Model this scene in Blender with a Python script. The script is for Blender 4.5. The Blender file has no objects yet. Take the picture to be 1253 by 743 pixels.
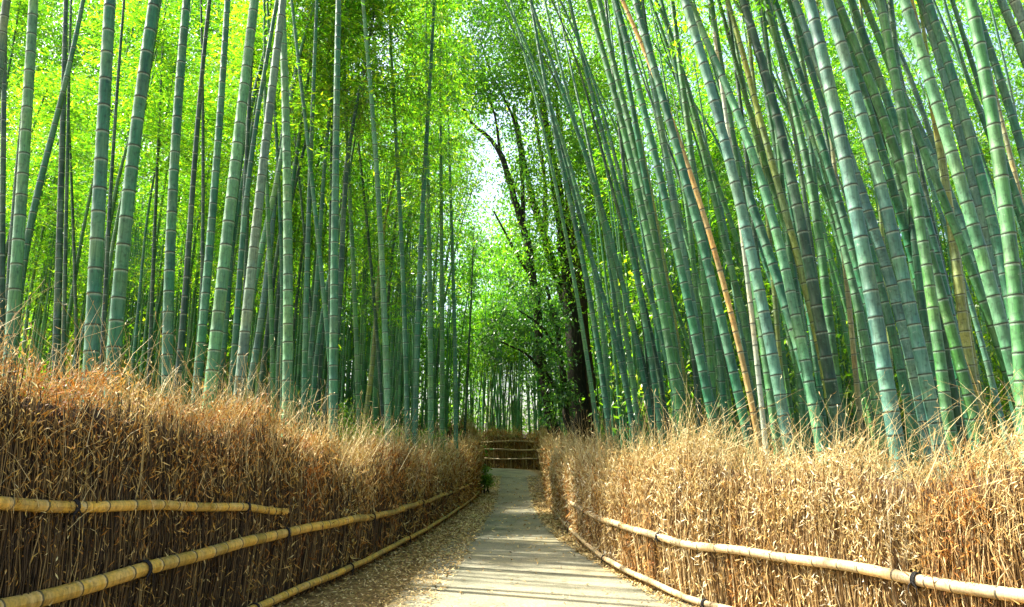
import bpy, math, random
import numpy as np
from mathutils import Vector, Matrix, Quaternion
rng = np.random.default_rng(7)
random.seed(7)
R = math.radians
scene = bpy.context.scene
col = scene.collection

# ------------------------------------------------------------------ camera
W, H, F = 1253.0, 743.0, 905.0
EYE, HOR = 1.5, 560.0
PITCH = math.atan((HOR - H / 2) / F)
cp, sp = math.cos(PITCH), math.sin(PITCH)
cam = bpy.data.cameras.new('camera'); camo = bpy.data.objects.new('camera', cam); col.objects.link(camo)
camo.location = (0, 0, EYE); camo.rotation_euler = (math.pi / 2 + PITCH, 0, 0)
cam.lens = 36 * F / W; cam.sensor_width = 36; cam.clip_end = 1000; cam.clip_start = .05
scene.camera = camo

def at(x, y, D):
    """photo pixel (1253 wide) -> world point at depth Y = D"""
    u = (x - W / 2) / F; v = (H / 2 - y) / F
    t = D / (cp - v * sp)
    return np.array([t * u, D, EYE + t * (v * cp + sp)])
def px_of(p):
    d = np.array(p, float) - np.array([0, 0, EYE])
    zc = d[1] * cp + d[2] * sp; yc = -d[1] * sp + d[2] * cp
    return W / 2 + F * d[0] / zc, H / 2 - F * yc / zc

def gz(Y):
    t = np.clip((np.asarray(Y, float) - 24) / 20, 0, 1)
    return .9 * t * t * (3 - 2 * t)

# ------------------------------------------------------------------ helpers
def tag(o, label=None, cat=None, group=None, kind=None):
    if label: o['label'] = label
    if cat: o['category'] = cat
    if group: o['group'] = group
    if kind: o['kind'] = kind
    return o
def empty(name, loc=(0, 0, 0)):
    o = bpy.data.objects.new(name, None); o.location = loc; o.empty_display_size = .2
    col.objects.link(o); return o

class MB:
    def __init__(s): s.v = []; s.f = []; s.n = 0; s.m = []; s.uv = []; s.sm = []
    def add(s, v, f, mat=0, uv=None, smooth=True):
        v = np.asarray(v, np.float32).reshape(-1, 3); f = np.asarray(f, np.int32)
        if len(v) == 0 or len(f) == 0: return
        s.v.append(v); s.f.append(f + s.n); s.m.append(np.full(len(f), mat, np.int32))
        s.sm.append(np.full(len(f), smooth, bool))
        s.uv.append(np.zeros((len(v), 2), np.float32) if uv is None else np.asarray(uv, np.float32))
        s.n += len(v)
    def mesh(s, name, mats):
        me = bpy.data.meshes.new(name)
        v = np.concatenate(s.v)
        quads = [f for f in s.f]
        sizes = np.concatenate([np.full(len(f), f.shape[1], np.int32) for f in quads])
        loops = np.concatenate([f.ravel() for f in quads])
        me.vertices.add(len(v)); me.vertices.foreach_set('co', v.ravel())
        me.loops.add(len(loops)); me.loops.foreach_set('vertex_index', loops)
        me.polygons.add(len(sizes))
        st = np.zeros(len(sizes), np.int32); st[1:] = np.cumsum(sizes)[:-1]
        me.polygons.foreach_set('loop_start', st); me.polygons.foreach_set('loop_total', sizes)
        me.polygons.foreach_set('material_index', np.concatenate(s.m))
        me.polygons.foreach_set('use_smooth', np.concatenate(s.sm))
        uvl = me.uv_layers.new(name='UVMap')
        uvl.data.foreach_set('uv', np.concatenate(s.uv)[loops].ravel())
        for m in mats: me.materials.append(m)
        me.update(calc_edges=True); me.validate()
        return me
    def build(s, name, mats, parent=None):
        if not isinstance(mats, (list, tuple)): mats = [mats]
        o = bpy.data.objects.new(name, s.mesh(name, mats)); col.objects.link(o)
        if parent is not None: o.parent = parent
        return o

def nrm(a):
    a = np.asarray(a, float)
    return a / np.maximum(np.linalg.norm(a, axis=-1, keepdims=True), 1e-9)

def tube(mb, P, r, n=8, mat=0, vcoord=None, cap=True, ref=None):
    P = np.asarray(P, float); k = len(P); r = np.broadcast_to(np.asarray(r, float), (k,))
    d = np.gradient(P, axis=0); d = nrm(d)
    if ref is None: ref = (0, 1, 0) if abs(d[:, 2]).mean() > .6 else (0, 0, 1)
    a = nrm(np.cross(d, ref)); b = np.cross(a, d)
    th = np.linspace(0, 2 * math.pi, n + 1)
    ring = P[:, None, :] + r[:, None, None] * (np.cos(th)[None, :, None] * a[:, None, :] + np.sin(th)[None, :, None] * b[:, None, :])
    if vcoord is None:
        vcoord = np.concatenate([[0], np.cumsum(np.linalg.norm(np.diff(P, axis=0), axis=1))])
    uv = np.stack(np.broadcast_arrays((th / (2 * math.pi))[None, :], np.asarray(vcoord)[:, None]), -1).reshape(-1, 2)
    i = np.arange(k - 1)[:, None] * (n + 1); j = np.arange(n)[None, :]
    f = np.stack([i + j, i + j + 1, i + j + n + 2, i + j + n + 1], -1).reshape(-1, 4)
    mb.add(ring.reshape(-1, 3), f, mat, uv)
    if cap:
        for row, flip in ((0, True), (k - 1, False)):
            c = np.vstack([ring[row, :n], P[row]]); idx = np.arange(n)
            t = np.stack([idx, (idx + 1) % n, np.full(n, n)], 1)
            if flip: t = t[:, ::-1]
            mb.add(c, t, mat, np.tile([[.5, vcoord[row] + .5]], (n + 1, 1)))

def sticks(mb, P0, P1, P2, r0, r1, mat=0):
    """N thin bent sticks, 3 rings x 3 sides"""
    P0, P1, P2 = map(lambda a: np.asarray(a, float), (P0, P1, P2)); N = len(P0)
    d = nrm(P2 - P0); ref = nrm(rng.normal(size=(N, 3)))
    a = nrm(np.cross(d, ref)); b = np.cross(a, d)
    r0 = np.broadcast_to(r0, (N,)); r1 = np.broadcast_to(r1, (N,))
    vs = []
    for P, r in ((P0, r0), (P1, (r0 + r1) / 2), (P2, r1)):
        for t in (0, 2.094, 4.189):
            vs.append(P + r[:, None] * (math.cos(t) * a + math.sin(t) * b))
    V = np.stack(vs, 1).reshape(-1, 3)
    base = np.array([[0, 1, 4, 3], [1, 2, 5, 4], [2, 0, 3, 5], [3, 4, 7, 6], [4, 5, 8, 7], [5, 3, 6, 8]])
    f = (np.arange(N)[:, None, None] * 9 + base[None]).reshape(-1, 4)
    mb.add(V, f, mat)

def leaves(mb, P, d, L, w, mat=0, curl=0., nrmv=None, two=False):
    """N leaf blades from base P along d; two=True bends each into two faces"""
    P = np.asarray(P, float); N = len(P)
    if N == 0: return
    d = nrm(d); L = np.broadcast_to(L, (N,))[:, None]; w = np.broadcast_to(w, (N,))[:, None]
    if nrmv is None: nrmv = rng.normal(size=(N, 3))
    s = nrm(np.cross(d, nrmv)); n = np.cross(s, d)
    if not two:
        V = np.stack([P, P + d * L * .4 + s * w * .5, P + d * L - n * L * curl, P + d * L * .4 - s * w * .5], 1)
        mb.add(V.reshape(-1, 3), np.arange(N)[:, None] * 4 + np.arange(4)[None], mat, smooth=False)
    else:
        c = np.broadcast_to(curl, (N,))[:, None]
        m = P + d * L * .45 + n * L * c * .5
        tip = P + d * L * .9 - n * L * c * .4
        V = np.stack([P, m + s * w * .5, m - s * w * .5, tip], 1)
        base = np.array([[0, 1, 2], [1, 3, 2]])
        mb.add(V.reshape(-1, 3), (np.arange(N)[:, None, None] * 4 + base[None]).reshape(-1, 3), mat, smooth=False)

# ------------------------------------------------------------------ materials
def newmat(name):
    m = bpy.data.materials.new(name); m.use_nodes = True
    nt = m.node_tree; nt.nodes.clear()
    out = nt.nodes.new('ShaderNodeOutputMaterial')
    return m, nt, out
def N(nt, t, **kw):
    n = nt.nodes.new(t)
    for k, v in kw.items(): setattr(n, k, v)
    return n
def ramp(nt, stops, fac=None, interp='LINEAR'):
    r = nt.nodes.new('ShaderNodeValToRGB'); r.color_ramp.interpolation = interp
    e = r.color_ramp.elements
    while len(e) < len(stops): e.new(.5)
    for i, (p, c) in enumerate(stops):
        e[i].position = p; e[i].color = (*c, 1) if len(c) == 3 else c
    if fac is not None: nt.links.new(fac, r.inputs[0])
    return r
def mix(nt, a, b, fac, bt='MIX'):
    m = nt.nodes.new('ShaderNodeMix'); m.data_type = 'RGBA'; m.blend_type = bt
    for sock, val in ((m.inputs[0], fac), (m.inputs[6], a), (m.inputs[7], b)):
        if hasattr(val, 'links') or hasattr(val, 'is_linked'): nt.links.new(val, sock)
        elif isinstance(val, (int, float)): sock.default_value = val
        else: sock.default_value = (*val, 1)
    return m.outputs[2]
def math_(nt, op, a, b=0.):
    m = nt.nodes.new('ShaderNodeMath'); m.operation = op
    for s, v in ((m.inputs[0], a), (m.inputs[1], b)):
        if isinstance(v, (int, float)): s.default_value = v
        else: nt.links.new(v, s)
    return m.outputs[0]

def mat_culm(name, base=None, bark=None):
    """bamboo culm: UV v counts internodes; base=None takes the object's own colour"""
    m, nt, out = newmat(name)
    bs = N(nt, 'ShaderNodeBsdfPrincipled'); nt.links.new(bs.outputs[0], out.inputs[0])
    uv = N(nt, 'ShaderNodeUVMap'); sx = N(nt, 'ShaderNodeSeparateXYZ'); nt.links.new(uv.outputs[0], sx.inputs[0])
    v = sx.outputs[1]
    fr = math_(nt, 'FRACT', v)
    oi = N(nt, 'ShaderNodeObjectInfo'); tc = N(nt, 'ShaderNodeTexCoord')
    if base is None: c = oi.outputs['Color']
    else:
        rgb = N(nt, 'ShaderNodeRGB'); rgb.outputs[0].default_value = (*base, 1); c = rgb.outputs[0]
    # internode to internode variation
    wn = N(nt, 'ShaderNodeTexWhiteNoise'); wn.noise_dimensions = '2D'
    cx = N(nt, 'ShaderNodeCombineXYZ'); nt.links.new(math_(nt, 'FLOOR', v), cx.inputs[0]); nt.links.new(oi.outputs['Random'], cx.inputs[1])
    nt.links.new(cx.outputs[0], wn.inputs[0])
    tint = ramp(nt, [(0, (.62, .68, .70)), (.5, (1, 1, 1)), (1, (1.25, 1.22, 1.05))], wn.outputs[0])
    c = mix(nt, c, tint.outputs[0], 1., 'MULTIPLY')
    # long streaks and blotches of grey bloom / lichen
    no = N(nt, 'ShaderNodeTexNoise'); no.inputs['Scale'].default_value = 1.0; no.inputs['Detail'].default_value = 5
    mp = N(nt, 'ShaderNodeMapping'); mp.inputs['Scale'].default_value = (9, 9, 1.6)
    nt.links.new(tc.outputs['Object'], mp.inputs[0]); nt.links.new(mp.outputs[0], no.inputs[0])
    bl = ramp(nt, [(.42, (0, 0, 0)), (.72, (1, 1, 1))], no.outputs[0])
    c = mix(nt, c, (.19, .34, .20) if base is None else (.52, .40, .22), math_(nt, 'MULTIPLY', bl.outputs[0], .32))
    n2 = N(nt, 'ShaderNodeTexNoise'); n2.inputs['Scale'].default_value = 26; n2.inputs['Detail'].default_value = 4
    nt.links.new(tc.outputs['Object'], n2.inputs[0])
    sp2 = ramp(nt, [(.30, (.45, .45, .42)), (.48, (1, 1, 1))], n2.outputs[0])
    c = mix(nt, c, sp2.outputs[0], .8, 'MULTIPLY')
    n5 = N(nt, 'ShaderNodeTexNoise'); n5.inputs['Scale'].default_value = 1.; n5.inputs['Detail'].default_value = 6; n5.inputs['Roughness'].default_value = .7
    mp5 = N(nt, 'ShaderNodeMapping'); mp5.inputs['Scale'].default_value = (60, 60, 3.5); nt.links.new(tc.outputs['Object'], mp5.inputs[0]); nt.links.new(mp5.outputs[0], n5.inputs[0])
    c = mix(nt, c, ramp(nt, [(.33, (.55, .6, .55)), (.5, (1, 1, 1)), (.68, (1.35, 1.3, 1.2))], n5.outputs[0]).outputs[0], 1., 'MULTIPLY')
    vo = N(nt, 'ShaderNodeTexNoise'); vo.inputs['Scale'].default_value = 13; vo.inputs['Detail'].default_value = 8; vo.inputs['Roughness'].default_value = .8
    nt.links.new(tc.outputs['Object'], vo.inputs[0])
    c = mix(nt, c, (.42, .46, .36), math_(nt, 'MULTIPLY', ramp(nt, [(.60, (0, 0, 0)), (.70, (1, 1, 1))], vo.outputs[0]).outputs[0], .5))
    n6 = N(nt, 'ShaderNodeTexNoise'); n6.inputs['Scale'].default_value = 1.1; n6.inputs['Detail'].default_value = 2; nt.links.new(tc.outputs['Object'], n6.inputs[0])
    c = mix(nt, c, ramp(nt, [(.40, (.92, .97, 1.03)), (.52, (1, 1, 1)), (.68, (1.4, 1.08, .8))], n6.outputs[0]).outputs[0], 1. if base is None else 0., 'MULTIPLY')
    # white bloom ring under the node, dark scar at the node
    bloom = ramp(nt, [(0, (0, 0, 0)), (.91, (0, 0, 0)), (.96, (1, 1, 1)), (1, (1, 1, 1))], fr)
    c = mix(nt, c, (.30, .40, .30) if base is None else (.55, .42, .2), math_(nt, 'MULTIPLY', math_(nt, 'MULTIPLY', bloom.outputs[0], n5.outputs[0]), .8))
    dk = ramp(nt, [(0, (1, 1, 1)), (.035, (1, 1, 1)), (.06, (0, 0, 0)), (1, (0, 0, 0))], fr)
    c = mix(nt, c, (.025, .03, .02), math_(nt, 'MULTIPLY', dk.outputs[0], .85))
    nt.links.new(c, bs.inputs['Base Color'])
    rr = ramp(nt, [(.3, (.42,) * 3), (.7, (.65,) * 3)], no.outputs[0])
    nt.links.new(rr.outputs[0], bs.inputs['Roughness'])
    bs.inputs['Specular IOR Level'].default_value = .35
    return m

def mat_leaf(name, stops, trans=.5, objvar=.25, gloss=.06):
    m, nt, out = newmat(name)
    ge = N(nt, 'ShaderNodeNewGeometry')
    c = ramp(nt, stops, ge.outputs['Random Per Island']).outputs[0]
    oi = N(nt, 'ShaderNodeObjectInfo')
    t = ramp(nt, [(0, (1 - objvar, 1 - objvar * .4, 1 - objvar * .3)), (1, (1 + objvar, 1 + objvar * .3, 1))], oi.outputs['Random'])
    c = mix(nt, c, t.outputs[0], 1., 'MULTIPLY')
    d = N(nt, 'ShaderNodeBsdfDiffuse'); tr = N(nt, 'ShaderNodeBsdfTranslucent'); g = N(nt, 'ShaderNodeBsdfGlossy')
    g.inputs['Roughness'].default_value = .35; g.inputs[0].default_value = (.8, .8, .8, 1)
    nt.links.new(c, d.inputs[0])
    tc = mix(nt, c, (1.75, 1.9, .55), 1., 'MULTIPLY'); nt.links.new(tc, tr.inputs[0])
    m1 = N(nt, 'ShaderNodeMixShader'); m1.inputs[0].default_value = trans
    nt.links.new(d.outputs[0], m1.inputs[1]); nt.links.new(tr.outputs[0], m1.inputs[2])
    m2 = N(nt, 'ShaderNodeMixShader'); m2.inputs[0].default_value = gloss
    nt.links.new(m1.outputs[0], m2.inputs[1]); nt.links.new(g.outputs[0], m2.inputs[2])
    nt.links.new(m2.outputs[0], out.inputs[0])
    return m

def mat_dry(name, stops, trans=.0, patch=None):
    m, nt, out = newmat(name)
    ge = N(nt, 'ShaderNodeNewGeometry'); tc = N(nt, 'ShaderNodeTexCoord')
    c = ramp(nt, stops, ge.outputs['Random Per Island']).outputs[0]
    if patch:
        no = N(nt, 'ShaderNodeTexNoise'); no.inputs['Scale'].default_value = patch[0]; no.inputs['Detail'].default_value = 3
        mp = N(nt, 'ShaderNodeMapping'); mp.inputs['Scale'].default_value = (1.6, 1.6, .3); nt.links.new(tc.outputs['Object'], mp.inputs[0]); nt.links.new(mp.outputs[0], no.inputs[0])
        pr = ramp(nt, [(.38, patch[1]), (.50, (1., .95, .85)), (.62, patch[2])], no.outputs[0])
        c = mix(nt, c, pr.outputs[0], 1., 'MULTIPLY')
    d = N(nt, 'ShaderNodeBsdfPrincipled'); d.inputs['Roughness'].default_value = .6
    d.inputs['Specular IOR Level'].default_value = .3
    nt.links.new(c, d.inputs['Base Color'])
    if trans > 0:
        tr = N(nt, 'ShaderNodeBsdfTranslucent'); nt.links.new(c, tr.inputs[0])
        mx = N(nt, 'ShaderNodeMixShader'); mx.inputs[0].default_value = trans
        nt.links.new(d.outputs[0], mx.inputs[1]); nt.links.new(tr.outputs[0], mx.inputs[2]); nt.links.new(mx.outputs[0], out.inputs[0])
    else: nt.links.new(d.outputs[0], out.inputs[0])
    return m

def mat_noise(name, stops, scale=4, rough=.85, bump=.3, detail=8, mapping=None, fine=None):
    m, nt, out = newmat(name)
    b = N(nt, 'ShaderNodeBsdfPrincipled'); b.inputs['Roughness'].default_value = rough
    b.inputs['Specular IOR Level'].default_value = .25
    nt.links.new(b.outputs[0], out.inputs[0])
    tc = N(nt, 'ShaderNodeTexCoord'); no = N(nt, 'ShaderNodeTexNoise'); no.inputs['Scale'].default_value = scale
    no.inputs['Detail'].default_value = detail; no.inputs['Roughness'].default_value = .65
    v = tc.outputs['Object']
    if mapping:
        mp = N(nt, 'ShaderNodeMapping'); mp.inputs['Scale'].default_value = mapping; nt.links.new(v, mp.inputs[0]); v = mp.outputs[0]
    nt.links.new(v, no.inputs[0])
    c = ramp(nt, stops, no.outputs[0]).outputs[0]
    if fine:
        vo = N(nt, 'ShaderNodeTexNoise'); vo.inputs['Scale'].default_value = fine[0]; vo.inputs['Detail'].default_value = 3
        nt.links.new(tc.outputs['Object'], vo.inputs[0])
        c = mix(nt, c, ramp(nt, [(.35, fine[1]), (.65, fine[2])], vo.outputs[0]).outputs[0], 1., 'MULTIPLY')
    nt.links.new(c, b.inputs['Base Color'])
    bp = N(nt, 'ShaderNodeBump'); bp.inputs['Strength'].default_value = bump; bp.inputs['Distance'].default_value = .03
    nt.links.new(no.outputs[0], bp.inputs['Height']); nt.links.new(bp.outputs[0], b.inputs['Normal'])
    return m

M = {}
M['culm'] = mat_culm('bamboo_green')
M['pole'] = mat_culm('dry_bamboo_pole', (.48, .30, .05))
M['pole_pale'] = mat_culm('pale_bamboo_pole', (.50, .36, .19))
M['leaf'] = mat_leaf('bamboo_leaf', [(0, (.035, .12, .010)), (.45, (.08, .23, .014)), (.8, (.16, .33, .018)), (1, (.34, .44, .025))], .6)
M['leaf_tree'] = mat_leaf('tree_leaf', [(0, (.04, .12, .012)), (.5, (.09, .23, .018)), (1, (.22, .36, .03))], .62)
M['leaf_dark'] = mat_leaf('evergreen_leaf', [(0, (.02, .07, .02)), (.6, (.05, .16, .03)), (1, (.16, .30, .08))], .45, gloss=.06)
M['leaf_far'] = mat_leaf('far_leaf', [(0, (.04, .14, .01)), (.5, (.095, .25, .014)), (.85, (.18, .33, .02)), (1, (.28, .40, .03))], .6)
M['leaf_under'] = mat_leaf('understory_leaf', [(0, (.03, .10, .01)), (.6, (.07, .20, .015)), (1, (.16, .30, .02))], .5)
M['fern'] = mat_leaf('undergrowth_leaf', [(0, (.06, .14, .01)), (1, (.20, .30, .03))], .5)
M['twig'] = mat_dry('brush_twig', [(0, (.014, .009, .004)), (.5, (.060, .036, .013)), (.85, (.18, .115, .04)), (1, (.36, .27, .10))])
M['twig_lit'] = mat_dry('brush_twig_lit', [(0, (.08, .04, .014)), (.5, (.25, .15, .05)), (.85, (.44, .30, .12)), (1, (.62, .50, .27))])  # lighter copy of the brush twigs, sunlight painted into the colour
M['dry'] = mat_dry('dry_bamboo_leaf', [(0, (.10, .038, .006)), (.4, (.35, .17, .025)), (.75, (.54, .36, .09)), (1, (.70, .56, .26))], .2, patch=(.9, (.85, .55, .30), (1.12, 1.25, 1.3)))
M['dry_pale'] = mat_dry('dry_straw_leaf', [(0, (.15, .07, .015)), (.35, (.42, .26, .07)), (.7, (.64, .47, .18)), (1, (.78, .70, .44))], .2, patch=(1.2, (.85, .52, .25), (1.15, 1.25, 1.5)))  # pale straw, its tan also lightened to paint in sunlight
M['wisp'] = mat_dry('straw_stem', [(0, (.24, .15, .045)), (.5, (.48, .35, .12)), (1, (.68, .58, .30))])
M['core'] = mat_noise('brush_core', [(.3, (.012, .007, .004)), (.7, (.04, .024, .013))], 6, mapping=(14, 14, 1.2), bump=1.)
M['core_lit'] = mat_noise('brush_core_lit', [(.3, (.05, .026, .012)), (.7, (.15, .09, .042))], 6, mapping=(14, 14, 1.2), bump=1.)  # brush core again, with the sun's brightening put into its colour
M['rope'] = mat_noise('black_rope', [(.3, (.008, .008, .008)), (.7, (.03, .028, .025))], 60)
M['bark'] = mat_noise('tree_bark', [(.3, (.008, .008, .005)), (.55, (.026, .023, .014)), (.75, (.07, .065, .035))], 3, mapping=(5, 5, 1), bump=1.)
M['bark_red'] = mat_noise('tree_bark_brown', [(.3, (.02, .013, .007)), (.55, (.06, .038, .02)), (.75, (.12, .09, .05))], 3, mapping=(5, 5, 1), bump=1.)
M['branch'] = mat_noise('bamboo_branch', [(.3, (.06, .10, .03)), (.7, (.16, .18, .07))], 5)
M['ground'] = mat_noise('leaf_litter_ground', [(.25, (.08, .052, .018)), (.5, (.22, .15, .05)), (.75, (.36, .26, .10))], 5, fine=(38, (.45, .4, .35), (1.3, 1.25, 1.15)), bump=.8)
M['litter'] = mat_dry('fallen_leaf', [(0, (.16, .085, .02)), (.5, (.42, .28, .08)), (1, (.66, .52, .24))])

def mat_road():
    m, nt, out = newmat('asphalt_with_leaf_dust')
    b = N(nt, 'ShaderNodeBsdfPrincipled'); b.inputs['Roughness'].default_value = .9; b.inputs['Specular IOR Level'].default_value = .2
    nt.links.new(b.outputs[0], out.inputs[0])
    tc = N(nt, 'ShaderNodeTexCoord'); uv = N(nt, 'ShaderNodeUVMap'); sx = N(nt, 'ShaderNodeSeparateXYZ'); nt.links.new(uv.outputs[0], sx.inputs[0])
    a = N(nt, 'ShaderNodeTexNoise'); a.inputs['Scale'].default_value = 1.2; a.inputs['Detail'].default_value = 6; nt.links.new(tc.outputs['Object'], a.inputs[0])
    g = N(nt, 'ShaderNodeTexNoise'); g.inputs['Scale'].default_value = 70; g.inputs['Detail'].default_value = 3; nt.links.new(tc.outputs['Object'], g.inputs[0])
    c = ramp(nt, [(.3, (.15, .145, .10)), (.7, (.24, .22, .15))], a.outputs[0]).outputs[0]
    c = mix(nt, c, ramp(nt, [(.35, (.6, .6, .58)), (.65, (1.3, 1.3, 1.28))], g.outputs[0]).outputs[0], 1., 'MULTIPLY')
    st = N(nt, 'ShaderNodeTexNoise'); st.inputs['Scale'].default_value = .55; st.inputs['Detail'].default_value = 7; st.inputs['Roughness'].default_value = .7; nt.links.new(tc.outputs['Object'], st.inputs[0])
    c = mix(nt, c, ramp(nt, [(.38, (.68, .70, .66)), (.5, (1, 1, 1)), (.62, (1.2, 1.12, .95))], st.outputs[0]).outputs[0], 1., 'MULTIPLY')
    gr = N(nt, 'ShaderNodeTexVoronoi'); gr.inputs['Scale'].default_value = 90; nt.links.new(tc.outputs['Object'], gr.inputs[0])
    c = mix(nt, c, ramp(nt, [(.1, (.7, .7, .68)), (.4, (1.1, 1.1, 1.08))], gr.outputs[0]).outputs[0], .7, 'MULTIPLY')
    # dusty litter creeping in from both edges (u = 0 and u = 1)
    e = math_(nt, 'ABSOLUTE', math_(nt, 'SUBTRACT', sx.outputs[0], .5))
    n3 = N(nt, 'ShaderNodeTexNoise'); n3.inputs['Scale'].default_value = 3.5; n3.inputs['Detail'].default_value = 10; n3.inputs['Roughness'].default_value = .75
    nt.links.new(tc.outputs['Object'], n3.inputs[0])
    k = math_(nt, 'ADD', e, math_(nt, 'MULTIPLY', math_(nt, 'SUBTRACT', n3.outputs[0], .5), .55))
    kk = ramp(nt, [(.42, (0, 0, 0)), (.54, (1, 1, 1))], k)
    n4 = N(nt, 'ShaderNodeTexNoise'); n4.inputs['Scale'].default_value = 45; n4.inputs['Detail'].default_value = 5; nt.links.new(tc.outputs['Object'], n4.inputs[0])
    lit = ramp(nt, [(.3, (.11, .072, .024)), (.5, (.27, .19, .07)), (.7, (.42, .32, .14))], n4.outputs[0])
    c = mix(nt, c, lit.outputs[0], kk.outputs[0])
    nt.links.new(c, b.inputs['Base Color'])
    bp = N(nt, 'ShaderNodeBump'); bp.inputs['Strength'].default_value = .35; bp.inputs['Distance'].default_value = .01
    nt.links.new(g.outputs[0], bp.inputs['Height']); nt.links.new(bp.outputs[0], b.inputs['Normal'])
    return m
M['road'] = mat_road()

# ------------------------------------------------------------------ sun / sky
SUN_EL = R(52); sdir = nrm(np.array([-.93, .37])); 
SUNV = np.array([sdir[0] * math.cos(SUN_EL), sdir[1] * math.cos(SUN_EL), math.sin(SUN_EL)])
sl = bpy.data.lights.new('sun', 'SUN'); sl.energy = 5.0; sl.angle = R(.8); sl.color = (1, .95, .86)
so = bpy.data.objects.new('sun', sl); col.objects.link(so)
so.rotation_euler = Vector(SUNV).to_track_quat('Z', 'Y').to_euler(); so.location = (-20, 5, 30)
w = bpy.data.worlds.new('World'); scene.world = w; w.use_nodes = True
bg = w.node_tree.nodes['Background']
sky = w.node_tree.nodes.new('ShaderNodeTexSky'); sky.sky_type = 'NISHITA'; sky.sun_disc = False
sky.sun_elevation = SUN_EL; sky.sun_rotation = math.atan2(sdir[0], sdir[1]); sky.dust_density = 5; sky.air_density = 1.0; sky.ozone_density = .6
w.node_tree.links.new(sky.outputs[0], bg.inputs[0]); bg.inputs[1].default_value = .125
scene.view_settings.view_transform = 'Standard'; scene.view_settings.look = 'None'
scene.view_settings.exposure = 2.1; scene.view_settings.gamma = 1
cy = scene.cycles
cy.max_bounces = 12; cy.diffuse_bounces = 7; cy.transmission_bounces = 8; cy.glossy_bounces = 2
cy.sample_clamp_indirect = 6

# ------------------------------------------------------------------ fence lines (X, Y, top height)
def catmull(pts, step=.15):
    P = np.asarray(pts, float); P = np.vstack([2 * P[0] - P[1], P, 2 * P[-1] - P[-2]]); out = []
    for i in range(1, len(P) - 2):
        n = max(2, int(np.linalg.norm(P[i + 1][:2] - P[i][:2]) / step)); t = np.linspace(0, 1, n, endpoint=False)[:, None]
        a, b, c, d = P[i - 1], P[i], P[i + 1], P[i + 2]
        out.append(.5 * (2 * b + (c - a) * t + (2 * a - 5 * b + 4 * c - d) * t ** 2 + (3 * b - a - 3 * c + d) * t ** 3))
    out.append(P[-2:-1]); return np.vstack(out)
LEFT = catmull([(-3.95, 1.2, 2.35), (-3.55, 2.8, 2.3), (-3.04, 4.4, 2.2), (-2.73, 5.8, 2.0), (-2.45, 7.9, 1.78), (-2.06, 10.6, 1.57), (-1.62, 17, 1.5), (-1.22, 30, 1.8)])
RIGHT = catmull([(5.6, 2.6, 1.7), (4.3, 3.8, 1.66), (3.32, 4.9, 1.58), (2.66, 6.4, 1.50), (2.2, 7.5, 1.48), (1.72, 8.7, 1.5), (1.27, 11.8, 1.44), (1.13, 19, 1.52), (1.26, 27.5, 1.85), (1.55, 36, 2.0), (1.75, 41, 2.1)])
LEFT[:, 0] -= .24; RIGHT[:, 0] += .24
def fx(line, D): return float(np.interp(D, line[:, 1], line[:, 0]))

# ------------------------------------------------------------------ ground and road
def sheet(name, xs, ys, zf, mat, kind='structure', label=None, uvf=None):
    X, Y = np.meshgrid(xs, ys) if np.ndim(xs) == 1 else (xs, ys)
    Z = zf(X, Y); ny, nx = X.shape
    mb = MB(); i = np.arange(ny - 1)[:, None] * nx; j = np.arange(nx - 1)[None]
    f = np.stack([i + j, i + j + 1, i + j + nx + 1, i + j + nx], -1).reshape(-1, 4)
    uv = None
    if uvf is not None: uv = np.stack(uvf(X, Y), -1).reshape(-1, 2)
    mb.add(np.stack([X, Y, Z], -1).reshape(-1, 3), f, 0, uv)
    return tag(mb.build(name, mat), label, None, None, kind)
xs = np.concatenate([np.linspace(-400, -50, 8), np.arange(-45, 45.1, .75), np.linspace(50, 400, 8)])
ys = np.concatenate([np.linspace(-60, -4, 8), np.arange(-3, 70, .75), np.linspace(72, 600, 12)])
def zg(X, Y):
    bump = .06 * (np.sin(X * 1.3 + Y * .7) + np.sin(X * .6 - Y * 1.1))
    away = np.clip((np.abs(X) - 4) / 3, 0, 1)
    return gz(Y) + bump * away - .012 + 0 * X
sheet('ground', xs, ys, zg, M['ground'], label='brown leaf strewn earth under the bamboo on both sides of the path')
rd = catmull([(-1.85, -3, 2.6), (-1.5, 3, 2.3), (-1.3, 7.4, 2.1), (-1.2, 15, 1.3), (-1.1, 25, 1.15), (-1.0, 34, 1.3), (-1.7, 40, 1.0), (-4.5, 44.5, -1.4), (-9, 47.5, -6)], .5)
tt = np.linspace(0, 1, 9)
RX = rd[:, 0:1] * (1 - tt) + rd[:, 2:3] * tt
RY = np.repeat(rd[:, 1:2], 9, 1)
# after the bend the road swings left: shift the right edge's y a little further on
bend = np.clip((RY - 36) / 10, 0, 1); RY2 = RY - bend * 3.0 * (1 - tt)
sheet('path', RX, RY2, lambda X, Y: gz(Y) + .006, M['road'], label='grey asphalt footpath dusted with fallen leaves',
      uvf=lambda X, Y: (np.broadcast_to(tt, X.shape), Y))

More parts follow.
